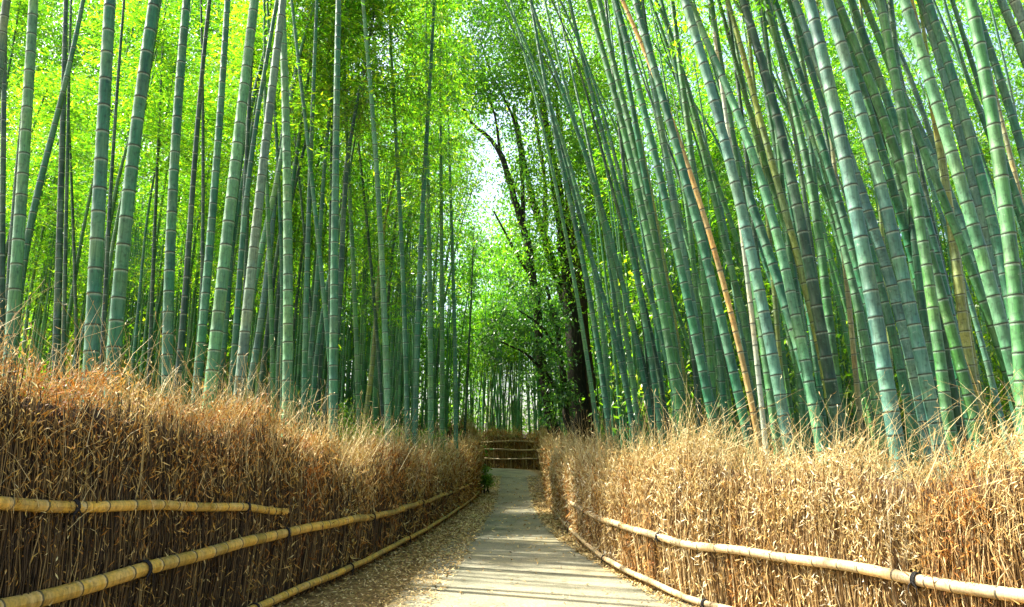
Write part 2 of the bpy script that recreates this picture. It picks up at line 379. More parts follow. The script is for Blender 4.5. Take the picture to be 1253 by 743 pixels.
# fallen leaves along both edges of the path
mb = MB(); n = 26000
Y = 2.5 + 34 * rng.random(n) ** 1.9
side = rng.random(n) < .62
lx = np.interp(Y, LEFT[:, 1], LEFT[:, 0]); rx_ = np.interp(Y, RIGHT[:, 1], RIGHT[:, 0])
re_l = np.interp(Y, rd[:, 1][:60], rd[:, 0][:60]); re_r = np.interp(Y, rd[:, 1][:60], rd[:, 2][:60])
t = rng.random(n) ** .85
X = np.where(side, lx + .1 + (re_l + .40 - lx) * t, rx_ - .1 - (rx_ - re_r + .35) * t)
k = rng.random(n) < .05; X[k] = (re_l + (re_r - re_l) * rng.random(n))[k]
P = np.stack([X, Y, gz(Y) + .012 + .02 * rng.random(n)], 1)
an = rng.random(n) * 6.283; d = np.stack([np.cos(an), np.sin(an), rng.normal(0, .12, n)], 1)
sc = np.clip(Y / 9, .8, 2.)
leaves(mb, P, d, (.05 + .05 * rng.random(n)) * sc, (.012 + .01 * rng.random(n)) * sc, curl=rng.normal(0, .25, n), two=True, nrmv=np.tile([[0, 0, 1.]], (n, 1)) + rng.normal(0, .3, (n, 3)))
tag(mb.build('fallen_leaves', M['litter']), 'tan fallen bamboo leaves scattered along both edges of the path', 'leaf litter', kind='stuff')

# ------------------------------------------------------------------ brushwood fences
def along(line):
    d = np.gradient(line[:, :2], axis=0); s = np.concatenate([[0], np.cumsum(np.linalg.norm(np.diff(line[:, :2], axis=0), axis=1))])
    return s, nrm(d)
def fence(name, line, sgn, warm, label, leaf_amt=1., wisp_amt=1., minD=3.):  # warm: brush colours painted lighter, as if sunlit
    """sgn: +1 when the path lies on the +X side of the line"""
    root = empty(name, (line[0, 0], line[0, 1], 0)); off = -np.array(root.location)
    tag(root, label, 'fence')
    s, d = along(line); nn = np.stack([d[:, 1], -d[:, 0]], 1) * sgn       # towards the path
    def place(sv, q):            # q: distance towards the path from the fence's middle
        X = np.interp(sv, s, line[:, 0]); Yv = np.interp(sv, s, line[:, 1]); T = np.interp(sv, s, line[:, 2])
        nx = np.interp(sv, s, nn[:, 0]); ny = np.interp(sv, s, nn[:, 1])
        return X + nx * q, Yv + ny * q, T, nx, ny
    # lumpy top profile, so that the crest is uneven
    ph = rng.random(6) * 6.283
    def crest(sv):
        return .09 * np.sin(sv * 1.3 + ph[0]) + .07 * np.sin(sv * 3.3 + ph[1]) + .04 * np.sin(sv * 6.1 + ph[2]) + .03 * np.sin(sv * 11 + ph[3])
    # sampling positions: density falls with distance
    grid = np.linspace(0, s[-1], 4000); Yg = np.interp(grid, s, line[:, 1]); Xg = np.interp(grid, s, line[:, 0])
    dist = np.hypot(Xg, Yg)
    dens = 1 / np.clip(dist, minD, 60) ** 1.15; cdf = np.cumsum(dens); cdf /= cdf[-1]; tot = dens.mean() * s[-1]
    def samp(n): return np.interp(rng.random(n), cdf, grid)
    def dsc(sv): return np.clip(np.interp(sv, grid, dist) / 7., .8, 4)
    # core
    mb = MB(); K = np.arange(0, len(line), 2)
    rows = []
    prof = [(-.16, -.02), (-.17, .55), (-.15, .80), (-.06, .90), (.06, .90), (.13, .80), (.16, .55), (.17, -.02)]
    for k in K:
        for (q, h) in prof:
            rows.append([line[k, 0] + nn[k, 0] * q, line[k, 1] + nn[k, 1] * q, gz(line[k, 1]) + h * (line[k, 2] + crest(s[k]) * .5)])
    rows = np.array(rows) + off; m_ = len(prof); i = np.arange(len(K) - 1)[:, None] * m_; j = np.arange(m_ - 1)[None]
    mb.add(rows, np.stack([i + j, i + j + 1, i + j + m_ + 1, i + j + m_], -1).reshape(-1, 4))
    for e, fl in ((0, 0), (len(K) - 1, 1)):
        mb.add(rows[e * m_:(e + 1) * m_], [list(range(m_))[::-1 if fl else 1]])
    mb.build('brush_core', M['core_lit'] if warm or warm is None else M['core'], root)
    # upright twigs
    mb = MB(); n = int(6200 * tot / .9)
    sv = samp(n); q = np.where(rng.random(n) < .86, .16 + .05 * rng.random(n), -.17 - .05 * rng.random(n))
    X, Yv, T, nx, ny = place(sv, q); sc = dsc(sv)
    z0 = gz(Yv) + rng.random(n) * .5 * T * (rng.random(n) < .6); z1 = gz(Yv) + T * (.55 + .42 * rng.random(n)) + crest(sv)
    z1 = np.maximum(z1, z0 + .3)
    jit = rng.normal(0, .085, (n, 2)); tx = np.interp(sv, s, d[:, 0]); ty = np.interp(sv, s, d[:, 1])
    P0 = np.stack([X, Yv, z0], 1); P2 = np.stack([X + tx * jit[:, 0] * 1.4, Yv + ty * jit[:, 0] * 1.4, z1], 1)
    P1 = (P0 + P2) / 2 + np.stack([nx, ny, 0 * nx], 1) * (.02 + .03 * rng.random(n))[:, None] * np.sign(q)[:, None] + rng.normal(0, .02, (n, 3))
    rr = (.003 + .0045 * rng.random(n)) * sc ** .8
    sticks(mb, P0 + off, P1 + off, P2 + off, rr, rr * .6)
    mb.build('brush_twigs', M['twig_lit'] if warm or warm is None else M['twig'], root)
    # dry leaves
    mb = MB(); n = int(34000 * leaf_amt * tot / .9)
    sv = samp(n)
    u = rng.random(n); u = 1 - (u ** 1.5 if warm else u ** 2.3) * .98
    clump = .5 + .5 * np.sin(sv * 2.3 + u * 5 + ph[4]) * np.sin(sv * 5.1 + ph[5])
    keep = rng.random(n) < (.45 + .55 * clump)
    sv, u = sv[keep], u[keep]; n = len(sv)
    q = np.where(rng.random(n) < .8, .17 + .12 * rng.random(n) * (.5 + u), -.25 + .4 * rng.random(n))
    topm = u > .86; q = np.where(topm, rng.normal(0, .14, n), q)
    X, Yv, T, nx, ny = place(sv, q); sc = dsc(sv)
    Z = gz(Yv) + u * (T + crest(sv)) + rng.normal(0, .07, n)
    P = np.stack([X, Yv, Z], 1)
    tx = np.interp(sv, s, d[:, 0]); ty = np.interp(sv, s, d[:, 1])
    al = rng.normal(0, .75, n); out_ = rng.normal(.25, .5, n)
    up = np.where(rng.random(n) < (.35 + .4 * u), 1., -1.) * (.35 + rng.random(n))
    dd = np.stack([tx * al + nx * out_, ty * al + ny * out_, up], 1)
    leaves(mb, P + off, dd, (.035 + .085 * rng.random(n) ** 1.4) * sc ** .8, (.005 + .008 * rng.random(n)) * sc ** .95, curl=rng.normal(0, .35, n), two=True)
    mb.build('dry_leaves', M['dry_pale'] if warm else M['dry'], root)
    # straw stems
    mb = MB(); n = int(5200 * wisp_amt * tot / .9)
    sv = samp(n); q = rng.normal(.02, .14, n)
    X, Yv, T, nx, ny = place(sv, q); sc = dsc(sv)
    u = .55 + .45 * rng.random(n) ** .7
    Z = gz(Yv) + u * T + crest(sv); P0 = np.stack([X, Yv, Z], 1)
    P0[:, :2] += np.stack([nx, ny], 1) * (np.maximum(0, .95 - u) * .35)[:, None]
    L = (.12 + .34 * rng.random(n) ** 1.8) * np.clip(sc, .8, 1.35); L = np.where((rng.random(n) < .26) & (u > .75), L + .15 + .45 * rng.random(n), L)
    tx = np.interp(sv, s, d[:, 0]); ty = np.interp(sv, s, d[:, 1])
    al = rng.normal(0, .45, n) - .28 * np.sign(1.) ; o2 = rng.normal(.05, .3, n)
    dd = nrm(np.stack([tx * al + nx * o2, ty * al + ny * o2, 1 + 0 * al], 1))
    P1 = P0 + dd * L[:, None] * .5; P2 = P0 + dd * L[:, None] + np.stack([tx * al * .3, ty * al * .3, -.12 - 0 * al], 1) * L[:, None]
    rr = (.0012 + .0016 * rng.random(n)) * sc ** .95
    sticks(mb, P0 + off, P1 + off, P2 + off, rr, rr * .35)
    k = rng.random(n) < .7
    leaves(mb, (P2 + off)[k], (dd + rng.normal(0, .5, (n, 3)))[k], (.05 * sc ** .8 * (.6 + rng.random(n)))[k], (.006 * sc)[k], curl=rng.normal(0, .3, k.sum()), two=True)
    mb.build('straw_stems', M['wisp'], root)
    return root, place, s, off

def pole_mesh(mb, P, r0, r1, spacing=.26, n=12):
    P = np.asarray(P, float); L = np.concatenate([[0], np.cumsum(np.linalg.norm(np.diff(P, axis=0), axis=1))])
    k = 0; rows = []
    sk = 0
    while sk < L[-1]:
        sp_ = spacing * (1 + .25 * math.sin(k * 2.1))
        for fr, rm in ((0., 1.0), (.03, 1.07), (.07, .99), (.5, .98), (.93, 1.0)):
            p = sk + fr * sp_
            if p < L[-1]: rows.append((p, k + fr, rm))
        sk += sp_; k += 1
    rows = np.array(rows); Q = np.stack([np.interp(rows[:, 0], L, P[:, a]) for a in range(3)], 1)
    rad = (r0 + (r1 - r0) * rows[:, 0] / L[-1]) * rows[:, 2]
    tube(mb, Q, rad, n, 0, rows[:, 1])

def rail(root, place, s, off, line, Yr, Zr, q, r0, r1, mat, tiesY, label=None):
    """a bamboo rail following the fence between depths Yr at heights Zr (pairs interpolated)"""
    Yl = line[:, 1]; s0 = np.interp(Yr[0], Yl, s); s1 = np.interp(Yr[-1], Yl, s)
    sv = np.linspace(s0, s1, 140); X, Yv, T, nx, ny = place(sv, q)
    wob = .012 * np.sin(sv * 1.7 + q * 90) + .008 * np.sin(sv * 4.3)
    Z = gz(Yv) + np.interp(Yv, Yr, Zr) + wob
    P = np.stack([X + nx * wob, Yv, Z], 1) + off
    mb = MB(); pole_mesh(mb, P, r0, r1); o = mb.build('bamboo_rail', mat, root)
    if label: o['label'] = label
    for ty_ in tiesY:
        i = int(np.argmin(np.abs(Yv - ty_))); t = nrm(P[min(i + 1, 139)] - P[i - 1]); r = (r0 + (r1 - r0) * i / 139)
        mb = MB()
        for dx in (-.012, .0, .012):
            th = np.linspace(0, 6.283, 15); a = nrm(np.cross(t, (0, 0, 1))); b = np.cross(a, t)
            ring = P[i] + t * dx + (r + .006) * 1.04 * (np.cos(th)[:, None] * a + np.sin(th)[:, None] * b)
            tube(mb, ring, .006, 5, cap=False, ref=tuple(t))
        kn = P[i] + np.array([nx[i], ny[i], 0]) * (r + .008) + np.array([0, 0, -.01])
        for e in (-1, 1):
            tube(mb, [kn, kn + t * .03 * e + (0, 0, -.03), kn + t * .035 * e + (0, 0, -.085)], [.006, .005, .003], 5)
        mb.build('rope_tie', M['rope'], o)

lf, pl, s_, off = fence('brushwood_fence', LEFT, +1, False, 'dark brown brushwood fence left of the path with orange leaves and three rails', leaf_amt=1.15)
rail(lf, pl, s_, off, LEFT, (1.6, 4.4, 8.2), (1.42, 1.25, .95), .26, .042, .036, M['pole'], (2.6, 5.0, 7.2), 'greenish short upper rail')
rail(lf, pl, s_, off, LEFT, (1.6, 4.4, 7.9, 12, 29.8), (.63, .65, .74, .66, .66), .27, .056, .03, M['pole'], (3.2, 5.8, 8.2, 10.9, 14.5, 19, 24), 'thick yellow middle rail')
rail(lf, pl, s_, off, LEFT, (1.6, 7, 12, 29.8), (.10, .09, .13, .16), .28, .045, .028, M['pole'], (4.5, 7.6, 10, 13.3, 18, 24), 'thin lowest rail')
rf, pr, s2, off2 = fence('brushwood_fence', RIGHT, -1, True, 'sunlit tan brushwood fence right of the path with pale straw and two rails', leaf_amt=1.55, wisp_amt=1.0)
rail(rf, pr, s2, off2, RIGHT, (2.8, 4.9, 8, 12, 40), (.66, .65, .62, .64, .75), .27, .045, .028, M['pole_pale'], (4.0, 5.6, 8.7, 12.5, 17, 23), 'pale middle rail')
rail(rf, pr, s2, off2, RIGHT, (2.8, 7.5, 12, 40), (.06, .07, .14, .2), .28, .036, .026, M['pole_pale'], (5, 7.9, 11, 15, 21), 'pale lowest rail')

# fence across the end of the straight path, where the path turns left
BACK = catmull([(-8.5, 49.5, 2.2), (-5, 47, 2.1), (-2.6, 45.2, 2.1), (-.5, 43.4, 1.95), (1.75, 41.3, 1.95)], .3)
bf, pb, s3, off3 = fence('brushwood_fence', BACK, +1, None, 'distant dark brushwood fence with pale rails closing the path end', leaf_amt=1.4, minD=20)
for hgt in (.55, 1.05, 1.5):
    svb = np.linspace(0, s3[-1], 60); Xb, Yb, Tb, nxb, nyb = pb(svb, .26)
    mbx = MB(); pole_mesh(mbx, np.stack([Xb, Yb, gz(Yb) + hgt + .03 * np.sin(svb * 1.2 + hgt * 9)], 1) + off3, .055, .045, .6); mbx.build('bamboo_rail', M['pole_pale'], bf)
# left fence resumes beyond the bend
SIDE = catmull([(-1.9, 36, 2.3), (-2.6, 38.5, 2.5), (-4.2, 40.5, 2.6), (-7, 42.2, 2.5)], .3)
fence('brushwood_fence', SIDE, +1, True, 'short rusty brown stretch of brushwood fence beyond the far end of the left fence', minD=20)

# ------------------------------------------------------------------ bamboo
def culm_mesh(P, r0, n=12, spacing=.25, taper=.72, close=None):
    """P: world-ish polyline base->tip"""
    mb = MB(); P = np.asarray(P, float)
    L = np.concatenate([[0], np.cumsum(np.linalg.norm(np.diff(P, axis=0), axis=1))]); T = L[-1]
    rows = []; sk = 0; k = 0
    while sk < T:
        f = sk / T; sp_ = spacing * (.62 + .38 * min(1, f * 5)) * (1 - .3 * max(0, f - .6) / .4) * (1 + random.uniform(-.13, .13))
        for fr, rm in ((0., .985), (.022, 1.085), (.045, 1.02), (.065, 1.055), (.10, .985), (.5, .975), (.96, 1.0)):
            p = sk + fr * sp_
            if p < T: rows.append((p, k + fr, rm))
        sk += sp_; k += 1
    rows = np.array(rows); Q = np.stack([np.interp(rows[:, 0], L, P[:, a]) for a in range(3)], 1)
    f = rows[:, 0] / T
    rad = r0 * (1 - taper * f ** 1.35) * rows[:, 2] * (1 + .12 * np.exp(-rows[:, 0] / .25))
    tube(mb, Q, rad, n, 0, rows[:, 1], cap=False)
    return mb

def crown_mb(nb=60, per=66, length=8.2, seed=0, leafL=(.12, .09), leafW=(.026, .016), spread=1.0):
    """bamboo crown along local +Z from 0 to length; leaf sprays on arching branches"""
    mb = MB(); st = np.random.default_rng(seed)
    bz = np.sort(st.random(nb) ** .8) * length
    A = st.random(nb) * 6.283
    prof = np.interp(bz / length, [0, .2, .55, 1], [.7, 1.25, 1.15, .35]) * spread * (.65 + .6 * st.random(nb))
    bx, by = np.cos(A), np.sin(A)
    def pt(i, t):
        ell = prof[i]
        return np.stack([bx[i] * ell * t, by[i] * ell * t, bz[i] + ell * (.75 * t - .62 * t * t)], -1)
    i = np.arange(nb)
    sticks(mb, pt(i, 0 * bz), pt(i, 0 * bz + .5), pt(i, 0 * bz + 1.), .007, .002, mat=1)
    n = nb * per; ii = np.repeat(i, per); t = .15 + .95 * st.random(n) ** .8
    # leaves gather round a few sprays per branch
    spray = st.integers(0, 6, n); so_ = st.normal(0, .17, (nb, 7, 3)) ; so_[..., 2] -= .08
    tq = (np.floor(t * 5) + st.random(n) * .45) / 5
    P = pt(ii, tq) + so_[ii, spray] * (.4 + tq)[:, None] + st.normal(0, .06, (n, 3))
    d = np.stack([bx[ii] * .5, by[ii] * .5, -.35 + 0 * t], 1) + st.normal(0, .55, (n, 3))
    nv = np.array([[0, 0, 1.]]) + st.normal(0, .55, (n, 3))
    leaves(mb, P, d, leafL[0] + leafL[1] * st.random(n), leafW[0] + leafW[1] * st.random(n), 0, .1, nv)
    return mb
CROWN = [crown_mb(seed=k).mesh('leafy_branches', [M['leaf'], M['branch']]) for k in range(6)]

# sunlight reaches these places on the photo's right-hand ground and fence: no crown stands in the way
BEAMS = [(np.array([1.3, 9.0, 0.]), .9), (np.array([1.95, 7.2, 0.]), 1.7), (np.array([2.1, 7.9, 1.0]), 1.4), (np.array([3.2, 6.0, .8]), 1.0), (np.array([1.7, 9.2, .7]), .7)] + \
        [(np.array([x_, y_, 0.]), -.45) for x_, y_ in ((.5, 14.5), (.3, 21), (0., 30))]
THIN = [0]
def blocks(P0, P1):
    c = [P0 + (P1 - P0) * t for t in np.linspace(0, 1, 7)]
    for B, rad in BEAMS:
        for p in c:
            v = p - B; dd = np.linalg.norm(v - SUNV * float(v @ SUNV))
            if dd < rad + 1.5: return True
    return False
# open sky: crowns are kept out of these photo regions (x, y, rx, ry)
GAPS = [(592, 195, 18, 26), (612, 262, 8, 30)]
count_b = 0
def crown_for(root, P, z0, sc=1., force=False, seedi=None):
    """hang a shared crown mesh on culm polyline P (world), from height z0 up"""
    Z = P[:, 2] - P[0, 2]
    a = np.array([np.interp(z0, Z, P[:, k]) for k in range(3)]); b = P[-1]
    if np.linalg.norm(b - a) < 3.2:                      # short culm: let its crown start lower
        a = np.array([np.interp(Z[-1] - 3.6, Z, P[:, k]) for k in range(3)])
        if px_of(a)[1] > -40: return None
    if blocks(a, b): return None
    if a[0] > -1 and a[1] < 19 and a[2] > 8:
        THIN[0] += 1
        if THIN[0] % 3: return None
    o = bpy.data.objects.new('leafy_branches', CROWN[random.randrange(6) if seedi is None else seedi].copy()); col.objects.link(o)
    o.parent = root; v = Vector(b - a); o.location = Vector(a) - root.location
    q = v.to_track_quat('Z', 'Y') @ Quaternion((0, 0, 1), random.uniform(0, 6.28))
    o.rotation_mode = 'QUATERNION'; o.rotation_quaternion = q
    k = v.length / 8.2; o.scale = (sc, sc, k)
    return o

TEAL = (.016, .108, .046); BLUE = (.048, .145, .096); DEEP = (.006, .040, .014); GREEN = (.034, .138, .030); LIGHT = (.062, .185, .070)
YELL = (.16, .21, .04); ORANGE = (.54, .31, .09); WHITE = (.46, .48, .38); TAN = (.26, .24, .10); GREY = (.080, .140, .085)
CN = {TEAL: 'teal green', BLUE: 'pale blue green', DEEP: 'dark green', GREEN: 'fresh green', LIGHT: 'light green', YELL: 'yellowish green',
      ORANGE: 'orange brown dead', WHITE: 'whitish dead', TAN: 'faded tan', GREY: 'grey green'}
def jitter(c, a=.12):
    k = 1 + random.uniform(-a, a); return (c[0] * k * (1 + random.uniform(-a, a)), c[1] * k, c[2] * k * (1 + random.uniform(-a, a)), 1)
PLACES = []
def traced(pts, w, colr, D=None, side=None, H_=None, crown=True, label=None, z0=None):
    """pts: photo pixels top->bottom; w: width in photo pixels near the bottom"""
    line = LEFT if pts[-1][0] < 600 else RIGHT
    sgn = -1 if line is LEFT else 1
    if D is None:
        D = max(.14 * F / w, 3.2)
        for _ in range(80):
            X = at(*pts[-1], D)[0]
            if sgn * (X - fx(line, D)) > .55: break
            D += .1 if sgn < 0 else .1
        # walk out until clear of the fence
    Q = np.array([at(x, y, D) for x, y in pts])[::-1]
    g = float(gz(D)) - .05; zt = Q[-1, 2]; zb = Q[0, 2]
    deg = 2 if len(Q) >= 3 else 1
    cf = np.polyfit(Q[:, 2], Q[:, 0], deg); dv = np.polyder(cf)
    ht = H_ or (random.uniform(14, 16.5) if pts[-1][0] < 600 else random.uniform(15.5, 18.5))
    zz = np.linspace(g, g + ht, 40); X = np.polyval(cf, np.clip(zz, zb, zt))
    X = np.where(zz < zb, np.polyval(cf, zb) + np.polyval(dv, zb) * (zz - zb), X)
    e = np.maximum(zz - zt, 0); X = np.where(zz > zt, np.polyval(cf, zt) + np.polyval(dv, zt) * e * (1 - .03 * np.minimum(e, 8)), X)
    ly = random.uniform(-.03, .05)
    P = np.stack([X, D + ly * (zz - g) * .6 + 0 * X, zz], 1)
    if crown: P[-6:, 2] -= np.linspace(0, .5, 6)
    root = empty('bamboo_plant', P[0]); r = min(w * D / F / 2 * ((.92 if w >= 14 else .98) if sgn < 0 else .88), .1)
    mb = culm_mesh(P - P[0], r, 14 if w > 9 else 10, spacing=.25 if w > 11 else .27, taper=.72 if crown else .35)
    c = mb.build('culm', M['culm'], root); c.color = jitter(colr, .08)
    if crown:
        x0 = pts[0][0]
        top = EYE + D * .93 + random.uniform(-.6, .8)          # crowns begin about where the photo's culms vanish into leaves
        base = random.uniform(6.8, 8.2) if 350 < x0 < 600 else (max(8., min(top, 10.8)) if x0 < 400 else max(8.5, min(top + 2., 13.2)))
        crown_for(root, P, z0 or base)
    PLACES.append([root, pts, w, colr, line is LEFT, label])
    return root

T = traced
# left grove, from the photo's left edge inwards
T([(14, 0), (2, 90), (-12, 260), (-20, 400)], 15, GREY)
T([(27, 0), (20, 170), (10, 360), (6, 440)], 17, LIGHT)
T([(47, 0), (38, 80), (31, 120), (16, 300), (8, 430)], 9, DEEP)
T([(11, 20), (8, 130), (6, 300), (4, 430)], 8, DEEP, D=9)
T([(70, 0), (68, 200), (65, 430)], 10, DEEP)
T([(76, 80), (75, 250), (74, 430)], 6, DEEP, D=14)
T([(137, 0), (127, 170), (115, 390)], 20, TEAL)
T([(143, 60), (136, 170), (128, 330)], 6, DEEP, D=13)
T([(191, 0), (170, 140), (160, 230), (146, 368), (140, 430)], 19, TEAL)
T([(227, 0), (215, 150), (206, 370), (204, 440)], 15, TEAL)
T([(271, 0), (262, 150), (248, 370), (240, 450)], 12, TEAL)
T([(304, 0), (286, 160), (266, 370), (255, 470)], 18, LIGHT)
T([(313, 20), (304, 190), (291, 400)], 7, DEEP, D=13)
T([(309, 30), (303, 200), (297, 420)], 6, DEEP, D=15)
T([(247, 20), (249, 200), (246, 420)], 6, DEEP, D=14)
T([(347, 0), (329, 140), (322, 200), (305, 370), (292, 480)], 15, GREY)
T([(346, 60), (350, 200), (352, 370), (351, 510)], 15, LIGHT)
T([(335, 80), (344, 250), (346, 500)], 6, TEAL, D=14)
T([(415, 0), (412, 180), (409, 370), (408, 540)], 12, TEAL)
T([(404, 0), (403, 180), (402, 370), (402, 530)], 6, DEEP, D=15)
T([(448, 60), (458, 180), (469, 370), (475, 550)], 9, LIGHT, D=13)
T([(368, 80), (385, 240), (401, 400), (412, 530)], 7, TEAL, D=13)
T([(358, 160), (372, 300), (385, 460)], 5, DEEP, D=17)
T([(484, 170), (491, 300), (495, 400), (499, 550)], 7, TEAL, D=15)
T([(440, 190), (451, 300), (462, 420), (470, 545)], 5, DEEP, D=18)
T([(521, 180), (515, 300), (510, 420), (507, 550)], 8, TEAL, D=15)
T([(540, 200), (541, 350), (541, 555)], 7, GREEN, D=18)
T([(579, 300), (574, 420), (568, 540)], 4, DEEP, D=28, H_=11)
T([(552, 260), (556, 400), (558, 550)], 6, TEAL, D=21)
T([(524, 280), (526, 400), (527, 555)], 8, LIGHT, D=17)
T([(430, 260), (436, 400), (440, 545)], 7, GREEN, D=15)
T([(378, 260), (374, 400), (372, 520)], 8, TEAL, D=13)
T([(326, 300), (330, 400), (333, 500)], 7, GREEN, D=13)
T([(88, 180), (92, 300), (95, 430)], 5, DEEP, D=17)
T([(190, 180), (186, 300), (182, 430)], 6, DEEP, D=16)
# right grove
T([(620, 0), (650, 60), (682, 130), (702, 215), (722, 310), (734, 385), (747, 555)], 8, LIGHT, D=17)
T([(642, 55), (665, 175), (690, 275), (712, 370), (733, 555)], 7, LIGHT, D=18)
T([(690, 120), (718, 200), (745, 290), (770, 380), (800, 540)], 8, TEAL, D=15)
T([(752, 0), (775, 85), (794, 165), (814, 250), (844, 375), (878, 550)], 13, TEAL)
T([(735, 40), (760, 140), (790, 270), (812, 370), (838, 550)], 12, GREEN)
T([(775, 20), (814, 120), (850, 225), (894, 370), (918, 470), (928, 545)], 9, ORANGE, D=9.3, H_=9.2, crown=False)
T([(812, 0), (838, 110), (856, 230), (872, 370), (892, 545)], 10, TEAL)
T([(845, 0), (868, 100), (893, 190), (918, 290), (945, 400), (964, 545)], 17, BLUE)
T([(888, 150), (905, 280), (919, 380), (936, 545)], 8, WHITE, D=9.6, H_=7.5, crown=False)
T([(890, 130), (910, 260), (929, 380), (952, 550)], 13, GREEN)
T([(810, 100), (838, 210), (862, 300), (884, 380), (918, 545)], 14, TEAL)
T([(790, 60), (815, 190), (845, 370), (864, 470), (880, 545)], 12, BLUE, D=11.5)
T([(835, 120), (850, 240), (863, 380), (875, 545)], 12, GREEN, D=12)
T([(765, 120), (795, 250), (816, 370), (840, 545)], 12, GREEN, D=11.5)
T([(740, 180), (765, 280), (787, 385), (810, 545)], 9, TEAL, D=14)
T([(785, 180), (806, 280), (824, 390), (850, 545)], 7, YELL, D=16)
T([(925, 150), (938, 260), (947, 380), (960, 530)], 8, YELL, D=13)
T([(912, 0), (940, 125), (965, 300), (975, 370), (990, 520)], 10, TEAL)
T([(937, 0), (952, 150), (968, 300), (984, 520)], 9, GREEN, D=12)
T([(947, 0), (980, 90), (1004, 170), (1034, 275), (1060, 370), (1090, 490)], 13, TEAL)
T([(1000, 0), (1024, 115), (1049, 240), (1074, 370), (1100, 550)], 22, BLUE)
T([(1010, 0), (1044, 115), (1076, 225), (1110, 370), (1142, 510)], 19, BLUE)
T([(1022, 0), (1049, 90), (1076, 215), (1098, 370), (1120, 500)], 11, GREEN)
T([(1077, 0), (1099, 100), (1119, 225), (1139, 370), (1162, 520)], 16, GREEN)
T([(1099, 0), (1128, 70), (1159, 180), (1184, 270), (1214, 370), (1250, 490)], 19, LIGHT)
T([(1126, 0), (1166, 125), (1195, 250), (1225, 370), (1255, 490)], 15, BLUE)
T([(1144, 0), (1179, 100), (1209, 225), (1239, 370), (1262, 480)], 16, TEAL)
T([(1186, 0), (1209, 120), (1229, 240), (1241, 370), (1252, 480)], 21, GREEN)
T([(1204, 0), (1239, 100), (1266, 200), (1300, 350), (1330, 500)], 14, TEAL)
T([(1224, 0), (1253, 70), (1300, 200), (1340, 330), (1385, 500)], 15, BLUE)
T([(1242, 0), (1268, 60), (1330, 230), (1400, 500)], 17, GREY)
T([(1092, 0), (1114, 125), (1139, 240), (1169, 370), (1195, 510)], 9, DEEP)
T([(1224, 150), (1253, 270), (1290, 450)], 9, TAN)
T([(987, 0), (1014, 150), (1040, 300), (1060, 450), (1072, 520)], 8, DEEP)
T([(965, 105), (985, 230), (1003, 370), (1020, 530)], 8, GREY, D=12)
T([(898, 40), (918, 200), (932, 370), (945, 530)], 9, DEEP, D=13)
T([(870, 0), (888, 120), (904, 250), (918, 370), (930, 520)], 7, DEEP, D=15)
T([(1050, 0), (1066, 150), (1078, 280), (1092, 500)], 7, YELL, D=14)
T([(1150, 150), (1172, 300), (1190, 420), (1204, 520)], 8, YELL, D=12)
T([(985, 150), (1000, 280), (1012, 400), (1024, 530)], 9, TEAL, D=12)
T([(1030, 250), (1040, 350), (1048, 450), (1056, 540)], 8, TAN, D=12.5)
T([(1120, 250), (1130, 350), (1142, 450), (1152, 520)], 12, TEAL, D=10)
T([(700, 250), (718, 340), (735, 440), (748, 550)], 9, TEAL, D=15)
T([(770, 260), (785, 380), (797, 470), (806, 550)], 8, DEEP, D=16)
T([(715, 180), (745, 300), (765, 400), (785, 550)], 8, LIGHT, D=15.5)
T([(822, 250), (838, 360), (850, 450), (858, 545)], 9, DEEP, D=13)

